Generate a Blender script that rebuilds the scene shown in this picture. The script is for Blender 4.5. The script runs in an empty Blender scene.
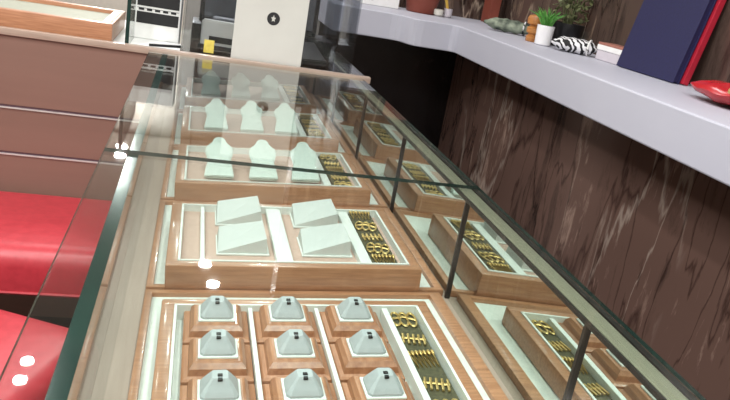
import bpy, bmesh, math, random
from mathutils import Matrix, Vector
random.seed(7)
S = bpy.context.scene
C = S.collection
EYE = 1.227                      # camera height above the floor
GZ = EYE - .327                  # top of the glass counter
TILT = math.radians(3.3)         # the case floor slopes down towards the customer
O = Vector((.4555, 0, EYE - .512))
U = Vector((math.cos(TILT), 0, math.sin(TILT)))
W = Vector((-math.sin(TILT), 0, math.cos(TILT)))
def at(u, v, w=0): return O + U * u + Vector((0, v, 0)) + W * w

# ------------------------------------------------------------------ materials
def s2l(c): return tuple(((x / 255) / 12.92 if x / 255 < .04045 else ((x / 255 + .055) / 1.055) ** 2.4) for x in c) + (1,)
def base(name, rough=.5, metal=0, spec=.5):
    m = bpy.data.materials.new(name); m.use_nodes = True
    n = m.node_tree.nodes; l = m.node_tree.links; b = n['Principled BSDF']
    b.inputs['Roughness'].default_value = rough; b.inputs['Metallic'].default_value = metal
    b.inputs['Specular IOR Level'].default_value = spec
    return m, n, l, b
def ramp(n, stops, interp='LINEAR'):
    r = n.new('ShaderNodeValToRGB'); e = r.color_ramp.elements
    r.color_ramp.interpolation = interp
    while len(e) < len(stops): e.new(.5)
    for i, (p, c) in enumerate(stops): e[i].position = p; e[i].color = c if len(c) == 4 else s2l(c)
    return r
def mat(name, c1, c2=None, rough=.5, metal=0, scale=30, stretch=(1, 1, 1), bump=0, spec=.5, detail=4, coat=0):
    m, n, l, b = base(name, rough, metal, spec)
    c2 = c2 or tuple(max(0, x - 10) for x in c1)
    tc = n.new('ShaderNodeTexCoord'); mp = n.new('ShaderNodeMapping'); mp.inputs['Scale'].default_value = stretch
    no = n.new('ShaderNodeTexNoise'); no.inputs['Scale'].default_value = scale; no.inputs['Detail'].default_value = detail
    r = ramp(n, [(.3, c2), (.7, c1)])
    l.new(tc.outputs['Object'], mp.inputs['Vector']); l.new(mp.outputs['Vector'], no.inputs['Vector'])
    l.new(no.outputs['Fac'], r.inputs['Fac']); l.new(r.outputs['Color'], b.inputs['Base Color'])
    if bump:
        bp = n.new('ShaderNodeBump'); bp.inputs['Strength'].default_value = bump; bp.inputs['Distance'].default_value = .002
        l.new(no.outputs['Fac'], bp.inputs['Height']); l.new(bp.outputs['Normal'], b.inputs['Normal'])
    if coat: b.inputs['Coat Weight'].default_value = coat; b.inputs['Coat Roughness'].default_value = .12
    return m
def glass(name, tint, f0=.035, edge=None):
    m = bpy.data.materials.new(name); m.use_nodes = True
    n = m.node_tree.nodes; l = m.node_tree.links; n.clear()
    out = n.new('ShaderNodeOutputMaterial'); mix = n.new('ShaderNodeMixShader')
    tr = n.new('ShaderNodeBsdfTransparent'); tr.inputs['Color'].default_value = s2l(tint)
    gl = n.new('ShaderNodeBsdfGlossy'); gl.inputs['Roughness'].default_value = .012
    g = n.new('ShaderNodeNewGeometry'); d = n.new('ShaderNodeVectorMath'); d.operation = 'DOT_PRODUCT'
    l.new(g.outputs['Normal'], d.inputs[0]); l.new(g.outputs['Incoming'], d.inputs[1])
    def mth(op, a, b):
        k = n.new('ShaderNodeMath'); k.operation = op
        for i, x in enumerate((a, b)):
            if isinstance(x, (int, float)): k.inputs[i].default_value = x
            elif x is not None: l.new(x, k.inputs[i])
        return k.outputs[0]
    c = mth('ABSOLUTE', d.outputs['Value'], None); q = mth('POWER', mth('SUBTRACT', 1.0, c), 5.0)
    f = mth('ADD', mth('MULTIPLY', q, 1 - f0), f0)
    l.new(f, mix.inputs['Fac']); l.new(tr.outputs[0], mix.inputs[1]); l.new(gl.outputs[0], mix.inputs[2])
    l.new(mix.outputs[0], out.inputs['Surface'])
    return m
def marble(name, dark, mid, tan, vein, shift=0.0, amount=.5, rough=.16):
    m, n, l, b = base(name, rough)
    tc = n.new('ShaderNodeTexCoord'); mp = n.new('ShaderNodeMapping')
    mp.inputs['Location'].default_value = (shift, shift * 1.7, shift * .6)
    mp.inputs['Rotation'].default_value = (math.radians(3), 0, 0)
    mp.inputs['Scale'].default_value = (1, 1, .2)
    l.new(tc.outputs['Object'], mp.inputs['Vector'])
    w = n.new('ShaderNodeTexNoise'); w.inputs['Scale'].default_value = 4.5; w.inputs['Detail'].default_value = 7
    l.new(mp.outputs[0], w.inputs['Vector'])
    v1 = n.new('ShaderNodeVectorMath'); v1.operation = 'MULTIPLY_ADD'; v1.inputs[1].default_value = (.6, .6, .16)
    l.new(w.outputs['Color'], v1.inputs[0]); l.new(mp.outputs[0], v1.inputs[2])
    a = n.new('ShaderNodeTexNoise'); a.inputs['Scale'].default_value = 4.2; a.inputs['Detail'].default_value = 12; a.inputs['Roughness'].default_value = .68
    l.new(v1.outputs[0], a.inputs['Vector'])
    r = ramp(n, [(.32, dark), (.46, mid), (.56, mid), (.64, tan), (.76, mid)])
    l.new(a.outputs['Fac'], r.inputs['Fac'])
    vo = n.new('ShaderNodeTexVoronoi'); vo.feature = 'DISTANCE_TO_EDGE'; vo.inputs['Scale'].default_value = 3.6
    l.new(v1.outputs[0], vo.inputs['Vector'])
    r2 = ramp(n, [(0, (1, 1, 1, 1)), (.022, (0, 0, 0, 1))])
    l.new(vo.outputs['Distance'], r2.inputs['Fac'])
    a2 = n.new('ShaderNodeTexNoise'); a2.inputs['Scale'].default_value = 2.6; l.new(mp.outputs[0], a2.inputs['Vector'])
    r3 = ramp(n, [(.5, (0, 0, 0, 1)), (.66, (1, 1, 1, 1))]); l.new(a2.outputs['Fac'], r3.inputs['Fac'])
    mu = n.new('ShaderNodeMath'); mu.operation = 'MULTIPLY'; l.new(r2.outputs[0], mu.inputs[0]); l.new(r3.outputs[0], mu.inputs[1])
    mu2 = n.new('ShaderNodeMath'); mu2.operation = 'MULTIPLY'; mu2.inputs[1].default_value = amount; l.new(mu.outputs[0], mu2.inputs[0])
    mx = n.new('ShaderNodeMix'); mx.data_type = 'RGBA'; mx.inputs['B'].default_value = s2l(vein)
    l.new(mu2.outputs[0], mx.inputs['Factor']); l.new(r.outputs[0], mx.inputs['A'])
    # dark fissures
    vo2 = n.new('ShaderNodeTexVoronoi'); vo2.feature = 'DISTANCE_TO_EDGE'; vo2.inputs['Scale'].default_value = 5.5
    l.new(v1.outputs[0], vo2.inputs['Vector'])
    r4 = ramp(n, [(0, (.45, .42, .42, 1)), (.035, (1, 1, 1, 1))]); l.new(vo2.outputs['Distance'], r4.inputs['Fac'])
    mm = n.new('ShaderNodeMix'); mm.data_type = 'RGBA'; mm.blend_type = 'MULTIPLY'; mm.inputs['Factor'].default_value = 1
    l.new(mx.outputs['Result'], mm.inputs['A']); l.new(r4.outputs[0], mm.inputs['B'])
    l.new(mm.outputs['Result'], b.inputs['Base Color'])
    return m
def emit(name, col, s):
    m, n, l, b = base(name); b.inputs['Base Color'].default_value = (.9, .9, .9, 1)
    b.inputs['Emission Color'].default_value = col; b.inputs['Emission Strength'].default_value = s
    return m
M = dict(
    wood=mat('oak_wood', (186, 134, 100), (156, 106, 76), .38, scale=26, stretch=(.6, 9, 9), bump=.05, coat=.25),
    bwood=mat('block_wood', (186, 132, 98), (152, 100, 70), .4, scale=22, stretch=(7, .8, 7), bump=.05, coat=.2),
    lining=mat('white_lining', (226, 230, 224), (214, 219, 213), .6, scale=80),
    bed=mat('blush_bed_lining', (206, 176, 162), (194, 162, 148), .7, scale=120),
    pad=mat('pale_grey_pad', (182, 187, 189), (174, 180, 182), .55, scale=160, bump=.03),
    padw=mat('white_pad', (230, 233, 228), (222, 226, 222), .55, scale=160),
    padm=mat('soft_white_pad', (206, 210, 207), (199, 203, 200), .55, scale=160),
    floorboard=mat('case_floor_board', (168, 148, 136), (154, 134, 122), .5, scale=12, stretch=(8, .5, 8)),
    mint=mat('mint_pad', (222, 232, 226), (206, 220, 212), .6, scale=90, bump=.1),
    sage=mat('sage_lining', (150, 153, 137), (143, 146, 130), .6, scale=60),
    olive=mat('olive_velvet', (92, 88, 62), (66, 64, 46), .85, scale=200),
    gold=mat('gold', (234, 208, 146), (212, 180, 112), .45, 1, scale=40),
    slot=mat('black_slot', (18, 18, 20), (12, 12, 12), .5),
    laminate=mat('brown_laminate', (134, 104, 93), (127, 98, 87), .42, scale=3, stretch=(.4, 1, 6)),
    pinkwood=mat('pale_wood_trim', (178, 158, 144), (160, 140, 126), .35, scale=18, stretch=(.5, 8, 8), coat=.3),
    alu=mat('aluminium', (214, 212, 208), (200, 198, 194), .35, .35, scale=60, stretch=(1, .05, 1)),
    beige=mat('champagne_aluminium', (186, 184, 162), (166, 164, 142), .35, .55, scale=90, stretch=(30, .05, 1)),
    darktrim=mat('dark_trim', (46, 44, 42), (36, 34, 33), .4, .2),
    purple=mat('painted_groove_shadow', (96, 70, 78), (84, 60, 68), .5),
    edge=mat('green_glass_edge', (22, 54, 48), (13, 40, 36), .12, scale=8),
    leather=mat('red_leather', (182, 54, 64), (168, 46, 56), .38, scale=60, bump=.06),
    chrome=mat('chrome', (200, 200, 202), (190, 190, 192), .12, 1),
    white=mat('white_stone', (187, 188, 199), (181, 182, 194), .5, scale=2.5, spec=.3),
    paper=mat('white_paper', (238, 238, 236), (230, 230, 228), .7),
    card=mat('ivory_card', (200, 200, 194), (192, 192, 186), .6, scale=8),
    ink=mat('black_ink', (30, 30, 32), (24, 24, 26), .6),
    black=mat('black_plastic', (26, 26, 28), (18, 18, 20), .35),
    grey=mat('grey_plastic', (98, 100, 104), (84, 86, 90), .4),
    cream=mat('cream_plastic', (226, 224, 214), (216, 214, 204), .4),
    yellow=mat('yellow_print', (222, 206, 96), (196, 176, 80), .6, scale=70),
    navy=mat('navy_cloth', (26, 26, 72), (22, 22, 62), .6, scale=150, bump=.05),
    redcov=mat('red_cover', (176, 30, 52), (160, 24, 44), .5),
    redsatin=mat('red_satin', (190, 40, 46), (156, 24, 32), .25, scale=12),
    terra=mat('terracotta', (136, 68, 52), (118, 56, 42), .5, scale=10),
    leaf=mat('leaf_green', (98, 168, 70), (56, 116, 44), .5, scale=40),
    olivel=mat('olive_leaf', (112, 118, 78), (70, 78, 46), .6, scale=40),
    potw=mat('white_ceramic', (236, 236, 236), (228, 228, 230), .2),
    orange=mat('honey_wood', (192, 132, 72), (160, 102, 50), .4, scale=20, stretch=(1, 1, 8)),
    tile=mat('floor_tile', (92, 74, 70), (78, 62, 58), .3, scale=5),
    ceil=mat('ceiling_paint', (226, 224, 218), (220, 218, 212), .8),
    wallp=mat('wall_paint', (188, 182, 172), (180, 174, 164), .8),
    pinkcap=mat('pink_brown_lid', (168, 112, 96), (150, 96, 84), .5),
    clearc=mat('frosted_plastic', (206, 200, 206), (196, 190, 198), .3),
    pencil=mat('yellow_pencil', (222, 184, 84), (206, 166, 66), .4),
    bulb=emit('lamp_diffuser', (1, .95, .88, 1), 30),
)
M['glass'] = glass('counter_glass', (246, 251, 249), .045)
M['acrylic'] = glass('clear_acrylic', (236, 238, 240), .045)
M['mirror'] = mat('mirror_silver', (214, 220, 214), (212, 218, 212), .015, 1)
M['marble_low'] = marble('brown_marble', (24, 19, 18), (112, 88, 79), (178, 152, 137), (206, 192, 178), 1.3, .5)
M['marble_up'] = marble('brown_marble_pale', (34, 28, 26), (84, 69, 62), (140, 119, 102), (196, 178, 158), 4.1, .6)
M['marble_dark'] = marble('near_black_marble', (14, 13, 14), (24, 22, 23), (34, 31, 31), (130, 112, 98), 2.2, amount=.15)
def zebra():
    m, n, l, b = base('zebra_cloth', .7)
    tc = n.new('ShaderNodeTexCoord'); wv = n.new('ShaderNodeTexWave'); wv.inputs['Scale'].default_value = 26
    wv.inputs['Distortion'].default_value = 9; wv.inputs['Detail'].default_value = 2; wv.bands_direction = 'DIAGONAL'
    l.new(tc.outputs['Object'], wv.inputs['Vector'])
    r = ramp(n, [(.45, (16, 16, 18)), (.55, (222, 222, 224))]); l.new(wv.outputs['Fac'], r.inputs['Fac']); l.new(r.outputs[0], b.inputs['Base Color'])
    return m
M['zebra'] = zebra()

# ------------------------------------------------------------------ mesh helpers
class MB:
    def __init__(s): s.bm = bmesh.new()
    def _add(s, bm, mtx=None):
        me = bpy.data.meshes.new('t'); bm.to_mesh(me); bm.free()
        if mtx: me.transform(mtx)
        s.bm.from_mesh(me); bpy.data.meshes.remove(me); return s
    def box(s, x0, x1, y0, y1, z0, z1, bev=0, mtx=None, seg=2):
        b = bmesh.new(); bmesh.ops.create_cube(b, size=1)
        for v in b.verts: v.co = Vector(((x0 + x1) / 2 + v.co.x * (x1 - x0), (y0 + y1) / 2 + v.co.y * (y1 - y0), (z0 + z1) / 2 + v.co.z * (z1 - z0)))
        if bev: bmesh.ops.bevel(b, geom=b.edges[:], offset=bev, segments=seg, affect='EDGES', profile=.6)
        return s._add(b, mtx)
    def rings(s, rs, mtx=None, cap=True):          # list of rings (equal count)
        b = bmesh.new(); vs = [[b.verts.new(p) for p in r] for r in rs]; n = len(rs[0])
        for a, c in zip(vs, vs[1:]):
            for i in range(n): b.faces.new((a[i], a[(i + 1) % n], c[(i + 1) % n], c[i]))
        if cap: b.faces.new(vs[0][::-1]); b.faces.new(vs[-1])
        bmesh.ops.recalc_face_normals(b, faces=b.faces[:])
        return s._add(b, mtx)
    def lathe(s, prof, n=24, mtx=None):
        return s.rings([[(r * math.cos(2 * math.pi * i / n), r * math.sin(2 * math.pi * i / n), z) for i in range(n)] for r, z in prof], mtx)
    def prism(s, pts, z0, z1, bev=0, mtx=None):    # outline in XY pulled along Z
        b = bmesh.new(); f = b.faces.new([b.verts.new((x, y, z0)) for x, y in pts])
        r = bmesh.ops.extrude_face_region(b, geom=[f])
        for v in r['geom']:
            if isinstance(v, bmesh.types.BMVert): v.co.z = z1
        bmesh.ops.recalc_face_normals(b, faces=b.faces[:])
        if bev: bmesh.ops.bevel(b, geom=b.edges[:], offset=bev, segments=2, affect='EDGES')
        return s._add(b, mtx)
    def tube(s, pts, r, n=8):
        pts = [Vector(p) for p in pts]; rs = []
        for i, p in enumerate(pts):
            d = (pts[min(i + 1, len(pts) - 1)] - pts[max(i - 1, 0)]).normalized()
            a = d.orthogonal().normalized() if abs(d.z) > .95 else d.cross(Vector((0, 0, 1))).normalized()
            c = d.cross(a)
            rr = r[i] if isinstance(r, (list, tuple)) else r
            rs.append([p + a * rr * math.cos(2 * math.pi * k / n) + c * rr * math.sin(2 * math.pi * k / n) for k in range(n)])
        return s.rings(rs)
    def out(s, name, m, parent=None, loc=None, smooth=False):
        me = bpy.data.meshes.new(name); s.bm.to_mesh(me); s.bm.free()
        o = bpy.data.objects.new(name, me); C.objects.link(o)
        for k in (m if isinstance(m, list) else [m]): me.materials.append(k)
        if smooth:
            for p in me.polygons: p.use_smooth = True
            try: me.set_sharp_from_angle(angle=math.radians(40))
            except Exception: pass
        if parent: o.parent = parent
        if loc is not None: o.location = loc
        return o
def box(name, x0, x1, y0, y1, z0, z1, m, parent=None, bev=0): return MB().box(x0, x1, y0, y1, z0, z1, bev).out(name, m, parent, smooth=bev > 0)
def tag(o, label, cat, group=None):
    o['label'] = label; o['category'] = cat
    if group: o['group'] = group
    return o
def thing(name, label, cat, loc=(0, 0, 0), rz=0, group=None, tilt=False):
    o = bpy.data.objects.new(name, None); C.objects.link(o); o.location = loc; o.empty_display_size = .05
    o.rotation_euler = (0, -TILT if tilt else 0, rz)
    return tag(o, label, cat, group)
def dup(root, loc, label, group=None, rot=None):
    r = root.copy(); C.objects.link(r); r.location = loc; r['label'] = label
    if group: r['group'] = group
    if rot is not None: r.rotation_euler = rot
    for ch in list(root.children):
        c = ch.copy(); C.objects.link(c); c.parent = r
        for g in list(ch.children):
            d = g.copy(); C.objects.link(d); d.parent = c
    return r
def struct(name, x0, x1, y0, y1, z0, z1, m):
    o = box(name, x0, x1, y0, y1, z0, z1, m); o['kind'] = 'structure'; return o

# ------------------------------------------------------------------ the setting
struct('floor', -3.2, 1.6, -2.2, 8.2, -.1, 0, M['tile'])
struct('ceiling', -3.2, 1.6, -2.2, 8.2, 2.78, 2.88, M['ceil'])
LT = EYE - .175; LB = EYE - .274          # ledge top and bottom
struct('wall_right_lower', 1.12, 1.45, -2.2, 3.12, 0, LB, M['marble_low'])
struct('wall_right_upper', 1.335, 1.45, -2.2, 3.3, LT, 2.78, M['marble_up'])
struct('wall_end_lower', .5, 1.45, 3.12, 3.45, 0, LB, M['marble_dark'])
struct('wall_end_upper', .5, 1.45, 3.3, 3.45, LT, 2.78, M['marble_up'])
struct('wall_back', -3.2, 1.6, 8.2, 8.3, 0, 2.78, M['wallp'])
struct('wall_front', -3.2, 1.6, -2.3, -2.2, 0, 2.78, M['wallp'])
struct('wall_left', -3.3, -3.2, -2.2, 8.2, 0, 2.78, M['wallp'])
struct('wall_right', 1.45, 1.6, -2.2, 8.2, 0, 2.78, M['wallp'])

# white ledge along the right wall, turning across the end wall
def ledge_outline():
    p = [(.95, -2.2), (.95, 2.66)]
    p += [(.95 - .03 + .03 * math.cos(a), 2.67 + .03 * math.sin(a)) for a in (.3, .8, 1.3)]
    p += [(.82, 2.70), (.795, 2.705)] + [(.785, 2.715), (.775, 2.735), (.768, 2.76), (.758, 2.785), (.742, 2.80), (.72, 2.808)]
    p += [(.5, 2.825), (.5, 3.30), (1.335, 3.30), (1.335, -2.2)]
    return p
o = MB().prism(ledge_outline(), LB, LT).out('stone_ledge', M['white'])
bv = o.modifiers.new('b', 'BEVEL'); bv.width = .004; bv.segments = 2; bv.limit_method = 'ANGLE'; bv.angle_limit = math.radians(50)
tag(o, 'long white polished stone ledge on the brown marble wall, turning at the corner', 'ledge')

# ------------------------------------------------------------------ glass counter
case = thing('glass_display_case', 'long glass topped jewellery display case with mirrored back holding wooden trays', 'display case', (0, 0, 0))
X0, X1, XM = -.113, .485, .4515
YS, YE, YJ, YR = .2, 2.75, 1.115, 2.10
TH = .005
def pane(name, x0, x1, y0, y1, z0, z1, thin):
    """clear faces on the two broad sides, green cut edges on the four narrow ones"""
    o = box(name, x0, x1, y0, y1, z0, z1, M['glass'], case); o.data.materials.append(M['edge'])
    for p in o.data.polygons:
        if abs(p.normal[thin]) < .5: p.material_index = 1
    return o
pane('top_pane', X0, X1, YS, YJ - .001, GZ - TH, GZ, 2)
pane('top_pane', X0, X1, YJ + .001, YR, GZ - TH, GZ, 2)
pane('front_pane', -.079, -.064, YS, YR + .6, EYE - .575, GZ - TH, 0)
MB().box(-.06, XM, YS - .012, YS, EYE - .58, GZ - TH).out('end_panel', M['laminate'], case)
MB().box(-.064, X1, YE, YE + .015, EYE - .575, GZ - .03).out('end_panel', M['laminate'], case)
box('base_cabinet', -.064, .48, YS, YE, .06, EYE - .58, M['laminate'], case)
box('plinth', -.03, .45, YS + .03, YE, 0, .06, M['darktrim'], case)
# sloping floor
fl = MB().box(-.535, .02, YS, YE, -.03, 0).out('floor_panel', M['floorboard'], case, O); fl.rotation_euler = (0, -TILT, 0)
# rail that carries the mirrors
r = MB(); r.box(.4515, .474, YS, YE, GZ - .0115, GZ - TH - .001, .001); r.box(.4535, .4555, YS, YE, GZ - .0125, GZ - TH - .0006); r.box(.461, .463, YS, YE, GZ - .0125, GZ - TH - .0006)
r.out('top_rail', M['beige'], case)
box('rail_lip', .4475, .4512, YS, YE, GZ - .0125, GZ - TH - .002, M['darktrim'], case)
box('back_trim', .4765, .4835, YS, YE, GZ - .03, GZ - TH - .0005, M['darktrim'], case)
box('back_board', .4665, .474, YS, YE, EYE - .57, GZ - .012, M['laminate'], case)
for k, (ya, yb) in enumerate([(.205, .66), (.66, 1.066), (1.066, 1.474), (1.474, 1.88), (1.88, 2.29), (2.29, 2.74)]):
    d = box('mirror_door', XM, XM + .006, ya + .002, yb - .002, EYE - .535, GZ - .013, M['mirror'], case)
    box('edge_trim', XM - .004, XM + .004, yb - .0035, yb + .0015, EYE - .512, GZ - .013, M['darktrim'], d)

# corner counter that crosses the far end
cc = thing('corner_counter', 'brown panelled counter with pale wood edge crossing the far end of the glass case', 'counter', (0, YR, 0))
def cbox(name, x0, x1, y0, y1, z0, z1, m, bev=0): return box(name, x0, x1, y0 - YR, y1 - YR, z0, z1, m, cc, bev)
cbox('edge_trim', -2.2, .508, YR - .003, YR + .022, GZ - .012, GZ + .006, M['pinkwood'], .002)
zs = [GZ - .012, EYE - .534, EYE - .664, EYE - .80, EYE - .94, EYE - 1.08, .06]
for a, b_ in zip(zs, zs[1:]):
    p = cbox('front_panel', -2.2, -.079, YR + .004, YR + .022, b_ + .010, a, M['laminate'])
    if b_ > .1:
        box('metal_strip', -2.2, -.079, .001, .012, b_, b_ + .0035, M['alu'], p)
        box('groove_shade', -2.2, -.079, .006, .02, b_ + .0035, b_ + .010, M['purple'], p)  # shadow line above the metal strip, painted in as dark purple
cbox('carcass', -2.2, -.079, YR + .024, YR + .56, .05, GZ - .013, M['darktrim'])
cbox('top_board', -2.2, -.0805, YR + .0225, YR + .60, GZ - .0125, GZ - .004, M['paper'])
cbox('glass_top', -.0795, .508, YR + .0225, YR + .60, GZ - .0105, GZ - .004, M['glass'])
cbox('plinth', -2.2, -.079, YR + .04, YR + .5, 0, .05, M['darktrim'])

# ------------------------------------------------------------------ liner trays and raised trays
ORD = ['nearest', 'second', 'third', 'fourth', 'farthest']
for k in range(5):
    v0 = 1.067 - .41 + .41 * k + .003; v1 = v0 + .402; u0, u1 = -.492, (-.020 if k == 0 else -.0095); tr = .020 if k == 0 else .014
    lt = thing('liner_tray', f'shallow wooden tray lined in white under the {ORD[k]} raised tray of the glass case', 'tray', at(0, v0, .0005), tilt=True, group='liner trays along the case floor')
    f = MB(); t = .011; H = .012
    f.box(u0, u1, 0, t, 0, H, .002); f.box(u0, u1, v1 - v0 - t, v1 - v0, 0, H, .002)
    f.box(u0, u0 + t, t * .5, v1 - v0 - t * .5, 0, H, .002); f.box(u1 - tr, u1, t * .5, v1 - v0 - t * .5, 0, H, .002)
    f.out('rim', M['wood'], lt, smooth=True)
    MB().box(u0 + t * .9, u1 - tr + .001, t * .9, v1 - v0 - t * .9, .0005, .004).out('lining', M['lining'], lt)
TU0 = -.464
def raised_tray(k, v0, v1, bed_w, bars, bedmat, label):
    TU1 = -.070 if k == 0 else -.054
    t = thing('jewellery_tray', label, 'tray', at(TU0, v0, .005), tilt=True, group='raised wooden jewellery trays')
    w = TU1 - TU0; d = v1 - v0; R = .019; H = .047 if k else .031; VH = H - .006 if k else .0185
    f = MB()
    f.box(0, w, 0, R, 0, H, .0035); f.box(0, w, d - R, d, 0, H, .0035)
    f.box(0, R, R * .5, d - R * .5, .0005, H - .0005, .0035); f.box(w - R, w, R * .5, d - R * .5, .0005, H - .0005, .0035)
    f.out('frame', M['wood'], t, smooth=True)
    MB().box(R * .9, w - R * .9, R * .9, d - R * .9, .001, bed_w).out('bed', bedmat, t)
    g = MB(); e = .0028                                   # thin white bead inside the frame
    g.box(R - .001, w - R + .001, R - .001, R + e, bed_w - .001, H + .001); g.box(R - .001, w - R + .001, d - R - e, d - R + .001, bed_w - .001, H + .001)
    g.box(R - .001, R + e, R, d - R, bed_w - .001, H + .001); g.box(w - R - e, w - R + .001, R, d - R, bed_w - .001, H + .001)
    g.out('white_bead', M['padw'], t)
    for a, b_ in bars: MB().box(a - TU0, b_ - TU0, R + .004, d - R - .004, bed_w - .001, H - .002, .001).out('divider', M['padw'], t)
    gx0, gx1 = -.128 - .002, -.086
    if k == 0: gx0, gx1 = -.135, -.094
    MB().box(gx0 - TU0, gx1 - TU0, R + .004, d - R - .004, bed_w - .001, VH).out('velvet_panel', M['olive'], t)
    return t
PITCH = .41
V = [(.675, .985), (1.064, 1.358), (1.468, 1.765), (1.88, 2.19), (2.30, 2.64)]
LAB = ['nearest raised wooden tray, holding nine ring blocks', 'second nearest raised wooden tray, holding four slanted pads',
       'third raised wooden tray, holding three clean white bust pads', 'fourth raised wooden tray, holding bust pads below the sign reflection',
       'farthest raised wooden tray, beneath the pale wood rail']
raised_tray(0, *V[0], .0085, [(-.1455, -.1365), (-.3435, -.3375), (-.2475, -.2415)], M['lining'], LAB[0])
raised_tray(1, *V[1], .034, [(-.291, -.264), (-.152, -.133), (-.412, -.405)], M['bed'], LAB[1])
raised_tray(2, *V[2], .034, [(-.152, -.136)], M['bed'], LAB[2])
raised_tray(3, *V[3], .034, [(-.153, -.137)], M['bed'], LAB[3])
raised_tray(4, *V[4], .034, [(-.152, -.136)], M['bed'], LAB[4])

# ring blocks -------------------------------------------------------
def make_ring_block():
    t = thing('ring_block', '', 'ring display', tilt=True, group='ring blocks in the nearest tray')
    a, b = .0438, .0432
    def sq(hx, hy, z): return [(-hx, -hy, z), (hx, -hy, z), (hx, hy, z), (-hx, hy, z)]
    MB().rings([sq(a, b, 0), sq(a, b, .012), sq(a - .003, b - .003, .014), sq(a - .008, b - .007, .0155), sq(a - .0095, b - .0085, .024), sq(a - .014, b - .013, .0300), sq(a - .017, b - .016, .0310)]).out('wood_base', M['bwood'], t)
    MB().box(-.0243, .0243, -.0226, .0226, .0305, .0335, .001).out('white_plinth', M['padw'], t)
    p = [(.0216, .0200, .033), (.0216, .0200, .0365), (.0186, .0172, .0415), (.0145, .0132, .0475), (.0104, .0098, .0530), (.0088, .0088, .0545)]
    def rsq(hx, hy, z, c=.22):
        r = min(hx, hy) * c
        return [(-hx + r, -hy, z), (hx - r, -hy, z), (hx, -hy + r, z), (hx, hy - r, z), (hx - r, hy, z), (-hx + r, hy, z), (-hx, hy - r, z), (-hx, -hy + r, z)]
    py = MB().rings([rsq(*q) for q in p]).out('pyramid', M['pad'], t)
    for y, z in ((-.0090, .0532), (-.0028, .0546)):
        mk = MB().box(-.0028, .0028, -.0024, .0024, -.0014, .0014, .0006, Matrix.Translation((0, y, z))).out('ring_slot', M['slot'], py)
    return t
RB = make_ring_block()
rows = ['back', 'middle', 'front']; cols = ['left', 'centre', 'right']
first = True
for i, v in enumerate((.9155, .8225, .7295)):
    for j, u in enumerate((-.3888, -.2924, -.1965)):
        L = f'grey pyramid ring holder on wooden block, {rows[i]} row, {cols[j]} column of nearest tray'
        if i == 1 and j == 1: L = 'grey pyramid ring holder on wooden block, centre of the nine in nearest tray'
        loc = at(u, v + .006, .014)
        if first: RB.location = loc; RB['label'] = L; first = False
        else: dup(RB, loc, L)

# slanted pads ------------------------------------------------------
def make_wedge():
    t = thing('slanted_pad', '', 'jewellery pad', tilt=True, group='slanted pads in the second tray')
    MB().box(-.043, .044, -.046, .037, 0, .003, .0008).out('base_plate', M['padw'], t)
    b = [(-.041, -.043, .003), (.040, -.043, .003), (.040, .034, .003), (-.041, .034, .003)]
    tp = [(-.0405, -.0425, .005), (.038, -.0425, .030), (.036, .031, .034), (-.038, .033, .020)]
    MB().rings([b, tp]).out('cushion', M['padm'], t)
    return t
WD = make_wedge(); first = True
for i, v in enumerate((1.296 + .014, 1.153 + .026)):
    for j, u in enumerate((-.343, -.2015)):
        L = f'white slanted earring pad, {["back", "front"][i]} {["left", "right"][j]} of the four in the second tray'
        loc = at(u, v, .0395)
        if first: WD.location = loc; WD['label'] = L; first = False
        else: dup(WD, loc, L)

# bust pads ---------------------------------------------------------
def make_bust(m):
    t = thing('bust_pad', '', 'jewellery bust', tilt=True, group='necklace bust pads')
    half = [(.0310, 0), (.0310, .006), (.0280, .030), (.0245, .044), (.0240, .052), (.0275, .062), (.0300, .074), (.0295, .086), (.0235, .095), (.0150, .101), (.0140, .108), (.0115, .114), (.0060, .118)]
    out = [(x, y) for x, y in half] + [(-x, y) for x, y in reversed(half)]
    lean = Matrix.Rotation(math.radians(32), 4, 'X')
    b = MB().prism(out, 0, .009, .0028, lean).out('bust', m, t, smooth=True)
    MB().prism([(.0315, 0), (-.0315, 0), (-.025, .042), (.025, .042)], .0085, .0125, .0015, lean).out('chest_pad', m, b, smooth=True)
    MB().prism([(0, 0), (.05, 0), (.0, .006)], -.02, .02, 0, Matrix(((0, 0, 1, 0), (1, 0, 0, .01), (0, 1, 0, 0), (0, 0, 0, 1)))).out('foot', m, t)
    MB().tube([(0, .079, .0), (0, .082, .0480)], .0035, 8).out('prop', m, t)
    return t
BU = make_bust(M['mint']); first = True
bl = {2: 'third tray', 3: 'fourth tray', 4: 'farthest tray'}
for k, v in ((2, 1.535), (3, 1.95), (4, 2.385)):
    for j, u in enumerate((-.3745, -.280, -.188) if k < 4 else (-.385, -.290, -.195)):
        L = f'pale mint necklace bust pad, {["left", "middle", "right"][j]} of three in the {bl[k]}'
        loc = at(u, v, .0395)
        if first: BU.location = loc; BU['label'] = L; first = False
        else: dup(BU, loc, L)

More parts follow.
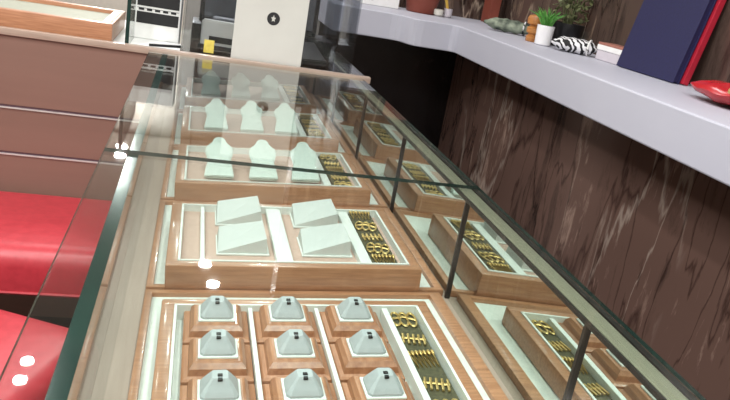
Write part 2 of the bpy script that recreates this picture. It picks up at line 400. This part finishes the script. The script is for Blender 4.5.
# gold pieces on the velvet -----------------------------------------
def gold_piece(kind):
    t = MB(); w = .019
    if kind == 0:      # zigzag chain
        pts = [(-w + 2 * w * i / 12, (-1) ** i * .008, .002) for i in range(13)]
        t.tube(pts, .0016, 6)
        for i in range(0, 13, 2): t.lathe([(.0005, -.0028), (.0026, -.0014), (.003, 0), (.0026, .0014), (.0005, .0028)], 8, Matrix.Translation((pts[i][0], pts[i][1], .003)))
    elif kind == 1:    # row of short bars on a chain
        t.tube([(-w, 0, .0018), (w, 0, .0018)], .0014, 6)
        for i in range(5): t.box(-.0018, .0018, -.0085, .0085, -.0012, .002, .0008, Matrix.Translation((-w * .85 + w * .425 * i, -.002, .0022)))
    else:              # curled filigree
        for q in range(3):
            c = -w * .7 + w * .7 * q
            t.tube([(c + .0072 * math.cos(a * .42), .0098 * math.sin(a * .42), .002) for a in range(16)], .0015, 6)
        t.tube([(-w, .0, .0018), (0, .004, .0018), (w, 0, .0018)], .0014, 6)
    return t
gp = []
GL = {0: 'nearest tray', 1: 'second tray', 2: 'third tray', 3: 'fourth tray', 4: 'farthest tray'}
POS = ['at the back end', 'second from the back', 'at the middle', 'second from the front', 'at the front end']
for kind in range(3):
    o = gold_piece(kind).out('gold_bracelet', M['gold'], None, smooth=True)
    gp.append(o)
used = [False] * 3
for k, (a, b_) in enumerate(V):
    uc = -.1085 if k else -.1145
    for i in range(5):
        kind = [2, 1, 0, 1, 2][i] if k % 2 == 0 else [0, 2, 1, 2, 0][i]
        v = b_ - .042 - (b_ - a - .084) * i / 4
        o = gp[kind] if not used[kind] else gp[kind].copy()
        if used[kind]: C.objects.link(o)
        used[kind] = True
        o.location = at(uc, v, .0465 if k else .024); o.rotation_euler = (0, -TILT, random.uniform(-.25, .25))
        sc_ = .95 if k else .92; o.scale = (sc_, sc_ * (2.2 if kind != 1 else 1.7), 1)
        nm = ['zigzag gold chain', 'gold bar link bracelet', 'curled gold filigree bracelet'][kind]
        tag(o, f'{nm} on velvet strip of the {GL[k]}, {POS[i]}', 'bracelet', 'gold pieces on velvet strips')

# ------------------------------------------------------------------ things on the corner counter
CT = GZ - .004
t = thing('sign_card', 'ivory payment card with a round black emblem, standing upright on the far rail', 'sign', (.2045, 2.135, GZ + .006))
t.location.z = CT + .0005
cb = MB().box(-.1, .1, -.0015, .0015, 0, .285, .001).out('card', M['card'], t)
em = MB().lathe([(.018, 0), (.018, .0006)], 40, Matrix.Translation((.006, -.0015, .131)) @ Matrix.Rotation(math.radians(90), 4, 'X')).out('emblem', M['ink'], t)
g = []
for i in range(10):
    a = math.pi / 2 + i * math.pi / 5; r_ = .0105 if i % 2 == 0 else .0048
    g.append((.0065 * 0 + r_ * .7 * math.cos(a), r_ * math.sin(a)))
MB().prism(g, 0, .0005, 0, Matrix.Translation((.006, -.0021, .131)) @ Matrix.Rotation(math.radians(90), 4, 'X')).out('star_mark', M['card'], em)
MB().box(-.07, .07, .0015, .021, 0, .004, .001).out('foot', M['acrylic'], t)

ab = thing('acrylic_box', 'clear acrylic box standing behind the ivory sign card', 'box', (.213, 2.285, CT + .0005))
hw, hd, hh, tt = .247, .125, .30, .005
MB().box(-hw, -hw + tt, -hd, hd, 0, hh).out('side_panel', M['acrylic'], ab)
MB().box(hw - tt, hw, -hd, hd, 0, hh).out('side_panel', M['acrylic'], ab)
MB().box(-hw + tt, hw - tt, -hd, -hd + tt, 0, hh).out('front_panel', M['acrylic'], ab)
MB().box(-hw + tt, hw - tt, hd - tt, hd, 0, hh).out('back_panel', M['acrylic'], ab)
MB().box(-hw + tt + .045, -hw + tt + .05, -hd + tt, hd - tt, 0, hh).out('partition', M['acrylic'], ab)
MB().box(hw - tt - .055, hw - tt - .05, -hd + tt, hd - tt, 0, hh).out('partition', M['acrylic'], ab)
o = MB().box(-.014, .014, -.001, .001, 0, .036, .0005).out('sticker', M['yellow'], ab, (-.170, -hd - .0015, .008)); o['label'] = 'yellow printed sticker'
# card reader: white with dark slot
cr = thing('card_printer', 'cream card printer with dark slot inside the clear acrylic box', 'printer', (.10, 2.33, CT + .001), math.radians(-8))
MB().prism([(-.055, 0), (.055, 0), (.055, .05), (-.02, .085), (-.055, .085)], -.075, .075, .004, Matrix(((0, 0, 1, 0), (1, 0, 0, 0), (0, 1, 0, 0), (0, 0, 0, 1)))).out('body', M['cream'], cr, smooth=True)
MB().box(-.05, .07, -.0575, -.054, .022, .040, .001).out('slot', M['black'], cr)
MB().box(-.08, .08, -.062, -.054, .001, .014, .002).out('base_lip', M['black'], cr)
MB().box(-.05, .05, -.02, .03, .074, .092, .003).out('lid', M['grey'], cr)
sr = thing('card_swiper', 'small dark grey card reader with sloping face right of the sign card', 'card reader', (.345, 2.30, CT + .001), math.radians(12))
MB().prism([(-.07, 0), (.06, 0), (.06, .055), (-.07, .018)], -.04, .04, .003, Matrix(((0, 0, 1, 0), (1, 0, 0, 0), (0, 1, 0, 0), (0, 0, 0, 1)))).out('body', M['black'], sr, smooth=True)
MB().box(-.03, .03, -.05, .04, .001, .004, .001, Matrix.Translation((0, 0, .030)) @ Matrix.Rotation(math.radians(16), 4, 'X')).out('screen', M['grey'], sr)
# black till behind
tl = thing('cash_till', 'black till with grey screen standing at the back of the corner counter', 'till', (.20, 2.56, CT + .001))
MB().box(-.21, .25, -.09, .09, 0, .05, .006).out('drawer_base', M['black'], tl, smooth=True)
MB().box(-.19, .20, -.02, .02, .05, .20, .006).out('monitor', M['black'], tl, smooth=True)
MB().box(-.175, .185, -.023, -.0195, .07, .19, .001).out('screen', M['grey'], tl)
# papers at left
pp = tag(MB().box(-.06, .05, -.06, .07, 0, .0012).out('paper_sheet', M['paper'], None, (-.085, 2.235, CT + .0006)), 'white paper sheet lying on the counter left of the acrylic box', 'paper')
pn = thing('pen', 'black pen resting on the white paper left of the acrylic box', 'pen', (-.075, 2.20, CT + .0055), math.radians(28))
MB().tube([(-.05, 0, 0), (.045, 0, 0)], .0038, 10).out('barrel', M['black'], pn, smooth=True)
MB().tube([(.045, 0, 0), (.055, 0, 0)], [.0036, .0008], 10).out('tip', M['alu'], pn, smooth=True)
bx = thing('printed_box', 'white carton with black printed panels standing behind the paper sheet', 'carton', (-.117, 2.345, CT + .001), math.radians(-4))
MB().box(-.055, .075, -.03, .03, 0, .20, .002).out('carton', M['paper'], bx)
MB().box(-.05, .07, -.0312, -.0295, .095, .150, 0).out('black_panel', M['ink'], bx)
MB().box(-.05, .07, -.0312, -.0295, .045, .078, 0).out('black_panel', M['ink'], bx)
d = MB()
for i in range(5): d.box(-.045 + .023 * i, -.03 + .023 * i, -.0312, -.0295, .082, .088)
d.box(-.05, .07, -.0310, -.0296, .088, .0892); d.out('text_line', M['ink'], bx)
# display tray under glass on the left
dt = thing('counter_tray', 'oak display tray with white lining on the corner counter, far left', 'tray', (-.215, 2.135, CT + .001))
f = MB(); w, d_, R, H = .95, .36, .03, .052
f.box(-w, 0, 0, R, 0, H, .004); f.box(-w, 0, d_ - R, d_, 0, H, .004); f.box(-w, -w + R, R * .5, d_ - R * .5, .0005, H - .0005, .004); f.box(-R * .4, 0, R * .5, d_ - R * .5, .0005, H - .0005, .004)
f.out('frame', M['wood'], dt, smooth=True)
MB().box(-w + R * .9, -.03, R * .9, d_ - R * .9, .001, .040).out('lining', M['sage'], dt)
MB().box(-.032, -R * .35, R * .9, d_ - R * .9, .001, .050).out('white_border', M['padw'], dt)
sp = box('glass_end_panel', -.181, -.171, 2.13, 2.60, CT + .001, CT + .30, M['glass']); sp.data.materials.append(M['edge'])
for p in sp.data.polygons:
    if abs(p.normal[0]) < .5: p.material_index = 1
tag(sp, 'upright glass panel with dark green edge beside the oak counter tray', 'glass panel')
tb = tag(MB().box(-.012, .012, -.03, .03, 0, .16, .003).out('cream_carton', M['card'], None, (-.155, 2.43, CT + .001)), 'narrow cream carton standing beside the green edged glass panel', 'carton')

# ------------------------------------------------------------------ red stools
def stool(name_label, loc, rz, hx, hy, rad, top, th):
    t = thing('red_stool', name_label, 'stool', loc, rz, None)
    pts = []
    for cx, cy, a0 in ((hx - rad, hy - rad, 0), (-hx + rad, hy - rad, 90), (-hx + rad, -hy + rad, 180), (hx - rad, -hy + rad, 270)):
        for k in range(7):
            a = math.radians(a0 + 15 * k); pts.append((cx + rad * math.cos(a), cy + rad * math.sin(a)))
    def ring(z, s_): return [(x - math.copysign(min(abs(x), s_), x), y - math.copysign(min(abs(y), s_), y), z) for x, y in pts]
    MB().rings([ring(top - th, .012), ring(top - th + .012, 0), ring(top - .045, 0), ring(top - .022, .006), ring(top - .008, .02), ring(top, .045)]).out('seat', M['leather'], t, smooth=True)
    MB().tube([p + (top - th + .012,) for p in pts] + [pts[0] + (top - th + .012,)], .004, 6).out('piping', M['leather'], t, smooth=True)
    for sx in (-1, 1):
        for sy in (-1, 1):
            lg = MB().tube([(sx * (hx - .06), sy * (hy - .06), top - th), (sx * (hx - .03), sy * (hy - .03), 0.004)], [.016, .011], 10).out('leg', M['darktrim'], t, smooth=True)
            MB().lathe([(.013, 0), (.013, .006)], 12, Matrix.Translation((sx * (hx - .03), sy * (hy - .03), .0005))).out('foot_pad', M['black'], lg)
    return t
stool('wide red leather stool against the brown counter panels', (-.42, 1.88, 0), 0, .33, .21, .05, .475, .12)
stool('red leather stool at the lower left, turned and nearer the glass case', (-.37, 1.262, 0), math.radians(-24), .20, .20, .05, .455, .12)

# ------------------------------------------------------------------ things on the ledge
LZ = LT + .0008
t = thing('terracotta_pot', 'red brown terracotta pot on the ledge by the far corner', 'pot', (.925, 3.14, LZ))
MB().lathe([(.058, 0), (.062, .004), (.078, .09), (.084, .13), (.084, .15), (.076, .15), (.07, .12)], 32).out('pot', M['terra'], t, smooth=True)
MB().lathe([(.072, .118), (.03, .124)], 24).out('soil', M['ink'], t)
t = thing('white_gift_box', 'flat white box with a dark stripe on the far end of the ledge', 'box', (.735, 3.18, LZ), math.radians(2))
MB().box(-.085, .085, -.06, .06, 0, .05, .002).out('carton', M['paper'], t)
MB().box(-.087, -.03, -.0615, .0615, .02, .045, 0).out('stripe', M['navy'], t)
t = tag(MB().lathe([(.014, 0), (.02, .006), (.021, .026), (.017, .028)], 20).out('cream_candle', M['cream'], None, (.99, 3.09, LZ), True), 'small cream candle on the ledge next to the terracotta pot', 'candle')
t = thing('pencil_cup', 'small white cup on the ledge, right of the cream candle', 'cup', (1.035, 3.10, LZ))
MB().lathe([(.014, 0), (.017, .003), (.018, .036), (.016, .036), (.014, .006)], 20).out('cup', M['clearc'], t, smooth=True)
pc = thing('pencil', 'yellow pencil leaning in the small white cup', 'pencil', (1.035, 3.10, LZ + .008))
MB().tube([(.004, 0, 0), (-.035, .0, .11)], .0065, 6).out('shaft', M['pencil'], pc)
MB().tube([(-.035, 0, .11), (-.041, 0, .128)], [.0065, .001], 6).out('point', M['orange'], pc)
t = thing('red_book', 'dark red book standing against the wall behind the green patterned pouch', 'book', (1.262, 3.19, LZ))
MB().box(-.022, .022, -.04, .05, .0, .20, .002).out('cover', M['terra'], t)
MB().box(-.018, .018, -.0415, .047, .004, .196, 0).out('pages', M['terra'], t)
def pouch(name, label, loc, rz, L, m1, m2):
    t = thing(name, label, 'pouch', loc, rz); n = 14; rs = []
    for i in range(n + 1):
        x = -L / 2 + L * i / n; k = max(.12, 1 - abs(2 * i / n - 1) ** 4)
        rs.append([(x, .034 * k * math.cos(a), .024 + .024 * k * math.sin(a) * (1 if math.sin(a) > 0 else .98) + .002 * math.sin(i * 2.1 + a)) for a in [2 * math.pi * j / 16 for j in range(16)]])
    MB().rings(rs).out('roll', m1, t, smooth=True)
    b = MB()
    b.tube([(L * .30, .0355 * math.cos(a), .024 + .0255 * math.sin(a)) for a in [2 * math.pi * j / 20 for j in range(21)]], .003, 6); b.out('band', m2, t, smooth=True)
    return t
M['green_zebra'] = mat('green_patterned_cloth', (150, 160, 140), (40, 52, 44), .7, scale=34, detail=2)
pouch('patterned_pouch', 'green and white patterned cloth roll on the ledge beside the honey wood stand', (1.165, 2.73, LZ + .002), math.radians(-32), .20, M['green_zebra'], M['zebra'])
pouch('zebra_pouch', 'black and white zebra cloth roll on the ledge right of the plants', (1.20, 2.25, LZ), math.radians(-38), .155, M['zebra'], M['paper'])
t = thing('wooden_stand', 'stacked honey wood ring stand left of the white succulent pot', 'stand', (1.152, 2.475, LZ))
MB().lathe([(.022, 0), (.024, .004), (.024, .018), (.018, .022), (.018, .026), (.026, .030), (.027, .046), (.018, .052), (.018, .056), (.029, .060), (.031, .078), (.026, .088), (.012, .092)], 28).out('turned_rings', M['orange'], t, smooth=True)
t = thing('potted_succulent', 'green spiky succulent in a white ceramic pot on the ledge', 'potted plant', (1.150, 2.385, LZ))
MB().lathe([(.024, 0), (.027, .003), (.030, .062), (.030, .066), (.027, .066), (.026, .058)], 28).out('pot', M['potw'], t, smooth=True)
MB().lathe([(.0265, .056), (.01, .059)], 20).out('soil', M['ink'], t)
def blades(nb, r0, z0, ln, wd, m, parent, name, spread):
    b = MB(); rnd = random.Random(nb)
    for i in range(nb):
        a = rnd.uniform(0, 6.283); s_ = rnd.uniform(.25, 1) * spread; l_ = ln * rnd.uniform(.7, 1.1)
        d = Vector((math.cos(a), math.sin(a), 0)); p0 = d * r0 * rnd.random() * .6 + Vector((0, 0, z0))
        pts = [p0, p0 + d * l_ * .35 * s_ + Vector((0, 0, l_ * .5)), p0 + d * l_ * .9 * s_ + Vector((0, 0, l_ * (1 - .35 * s_)))]
        b.tube(pts, [wd, wd * .8, wd * .1], 5)
    return b.out(name, m, parent, smooth=True)
blades(60, .02, .056, .075, .0032, M['leaf'], t, 'leaves', .9)
t = thing('potted_bush', 'bushy olive green plant in a black pot behind the white succulent pot', 'potted plant', (1.262, 2.452, LZ))
MB().lathe([(.046, 0), (.05, .004), (.058, .075), (.058, .082), (.052, .082), (.05, .07)], 28).out('pot', M['black'], t, smooth=True)
MB().lathe([(.051, .068), (.02, .072)], 20).out('soil', M['ink'], t)
st = blades(16, .03, .066, .15, .0028, M['olivel'], t, 'stems', .55)
b = MB(); rnd = random.Random(5)
for i in range(170):
    a = rnd.uniform(0, 6.283); rr = .062 * math.sqrt(rnd.random()); z = rnd.uniform(.09, .215)
    mt = Matrix.Translation((rr * math.cos(a), rr * math.sin(a), z)) @ Matrix.Rotation(rnd.uniform(0, 6.28), 4, 'Z') @ Matrix.Rotation(rnd.uniform(-1, 1), 4, 'X')
    b.prism([(0, -.011), (.006, -.003), (.006, .004), (0, .012), (-.006, .004), (-.006, -.003)], 0, .0012, 0, mt)
b.out('foliage', M['olivel'], st)
t = thing('lidded_box', 'small frosted box with white rim and brown lid, left of the navy folder', 'box', (1.273, 2.108, LZ), math.radians(4))
MB().box(-.03, .03, -.068, .068, 0, .030, .002).out('body', M['clearc'], t)
MB().box(-.032, .032, -.07, .07, .030, .046, .002).out('rim', M['paper'], t)
MB().box(-.031, .031, -.069, .069, .046, .054, .002).out('lid', M['pinkcap'], t)
lean = math.atan2(.058, .34)
t = thing('navy_folder', 'tall navy blue folder leaning on the marble wall', 'folder', (1.236, 1.893, LZ + .0015), math.radians(3)); t.rotation_euler = (0, lean, math.radians(3))
MB().box(0, .004, -.135, .135, 0, .36, .0015).out('front_cover', M['navy'], t)
MB().box(.018, .022, -.135, .135, 0, .36, .0015).out('back_cover', M['navy'], t)
MB().box(.0005, .0215, .127, .1345, .0005, .3595, .001).out('spine', M['navy'], t)
MB().box(.004, .018, -.132, .127, .004, .354, 0).out('pages', M['navy'], t)
t = thing('red_folder', 'red folder behind the navy folder, showing its narrow side', 'folder', (1.262, 1.893, LZ + .0025)); t.rotation_euler = (0, lean, math.radians(3))
MB().box(0, .018, -.142, .12, 0, .35, .002).out('cover', M['redcov'], t)
MB().box(.003, .015, -.13, .1205, .006, .3505, 0).out('pages', M['paper'], t)
t = thing('red_pouch', 'glossy red satin pouch with gold clasp at the right end of the ledge', 'pouch', (1.175, 1.40, LZ), math.radians(8))
rs = []
for i in range(15):
    y = .155 - .31 * i / 14; k = max(.04, math.sin(math.pi * (i + .35) / 14.7)) ** .75
    rs.append([(.07 * k * math.cos(a), y, .028 + .026 * k * math.sin(a) + .0025 * math.sin(i * 1.7 + 2 * a) * k) for a in [2 * math.pi * j / 18 for j in range(18)]])
MB().rings(rs).out('satin_body', M['redsatin'], t, smooth=True)
MB().lathe([(.004, 0), (.011, .003), (.011, .007), (.005, .010)], 16, Matrix.Translation((-.055, -.02, .040)) @ Matrix.Rotation(math.radians(-60), 4, 'Y')).out('clasp', M['gold'], t, smooth=True)

# ------------------------------------------------------------------ lamps
def area(name, loc, size, power, col=(1, .95, .89), rot=(0, 0, 0), sizey=None):
    l = bpy.data.lights.new(name, 'AREA'); l.energy = power; l.color = col; l.shape = 'RECTANGLE' if sizey else 'DISK'; l.size = size
    if sizey: l.size_y = sizey
    o = bpy.data.objects.new(name, l); C.objects.link(o); o.location = loc; o.rotation_euler = rot; return o
spots = [(.222, 4.865, 'beyond the counters, farther of its pair', .04, 50), (.274, 4.553, 'beyond the counters, nearer of its pair', .04, 50),
         (-.593, 7.29, 'at the hall far end, nearer of its pair', .05, 70), (-.605, 7.61, 'at the hall far end, farther of its pair', .05, 70),
         (-.667, 3.529, 'over the corner counter, farther of its pair', .03, 8), (-.664, 3.356, 'over the corner counter, nearer of its pair', .03, 8), (.406, 3.18, 'by the end wall', .03, 18),
         (-1.7, 2.2, 'left of the corner counter', .06, 26), (-.5, 1.2, 'over the red stools', .06, 26), (.35, 1.0, 'over the glass case', .06, 26),
         (.4, -.6, 'behind the viewer on the right', .06, 26), (-.9, -.6, 'behind the viewer on the left', .06, 26), (-1.9, .4, 'over the left aisle', .06, 26), (-1.7, 4.6, 'far left beyond the counter', .06, 26)]
for x, y, n_, r_, pw in spots:
    t = thing('ceiling_downlight', f'round white recessed downlight in the ceiling {n_}', 'ceiling light', (x, y, 2.78), group='ceiling downlights')
    MB().lathe([(r_ + .022, -.0005), (r_ + .022, -.008), (r_ + .009, -.012), (r_ + .001, -.004), (r_ + .001, -.0005)], 28).out('ring', M['alu'], t, smooth=True)
    MB().lathe([(r_, -.001), (r_, -.004)], 28).out('diffuser', M['bulb'], t)
    area('downlight', (x, y, 2.765), r_ * 2, pw, (1, .985, .97))
for i, (x, y, n_) in enumerate([(-1.2, .3, 'left of the glass case'), (.3, -1.2, 'behind the viewer')]):  # unseen fill panels, added for soft light outside the glass reflections
    t = thing('added_fill_panel', f'added square fill light panel, out of view in the ceiling {n_}', 'ceiling light', (x, y, 2.78))
    MB().box(-.32, .32, -.32, .32, -.02, -.0005, .002).out('frame', M['alu'], t)
    area('fill_light', (x, y, 2.755), .6, 60, (1, .985, .97), sizey=.6)
w = bpy.data.worlds.new('World'); S.world = w; w.use_nodes = True
w.node_tree.nodes['Background'].inputs['Color'].default_value = (.96, .98, 1, 1); w.node_tree.nodes['Background'].inputs['Strength'].default_value = .3

# ------------------------------------------------------------------ camera
cam = bpy.data.cameras.new('Camera'); co = bpy.data.objects.new('Camera', cam); C.objects.link(co)
cam.sensor_width = 36; cam.lens = 36 * 740 / 730; cam.clip_start = .02; cam.clip_end = 50
Rm = ((0.96555766, -0.20003411, 0.1663874), (0.09216989, -0.33505609, -0.93767912), (0.24331692, 0.92071916, -0.30507885))
m = Matrix(((Rm[0][0], -Rm[1][0], -Rm[2][0], 0), (Rm[0][1], -Rm[1][1], -Rm[2][1], 0), (Rm[0][2], -Rm[1][2], -Rm[2][2], EYE), (0, 0, 0, 1)))
co.matrix_world = m
S.camera = co
S.view_settings.view_transform = 'Standard'; S.view_settings.look = 'None'; S.view_settings.gamma = 1; S.view_settings.use_curve_mapping = False
S.view_settings.exposure = -.5
S.cycles.transparent_max_bounces = 24; S.cycles.max_bounces = 10; S.cycles.use_denoising = True
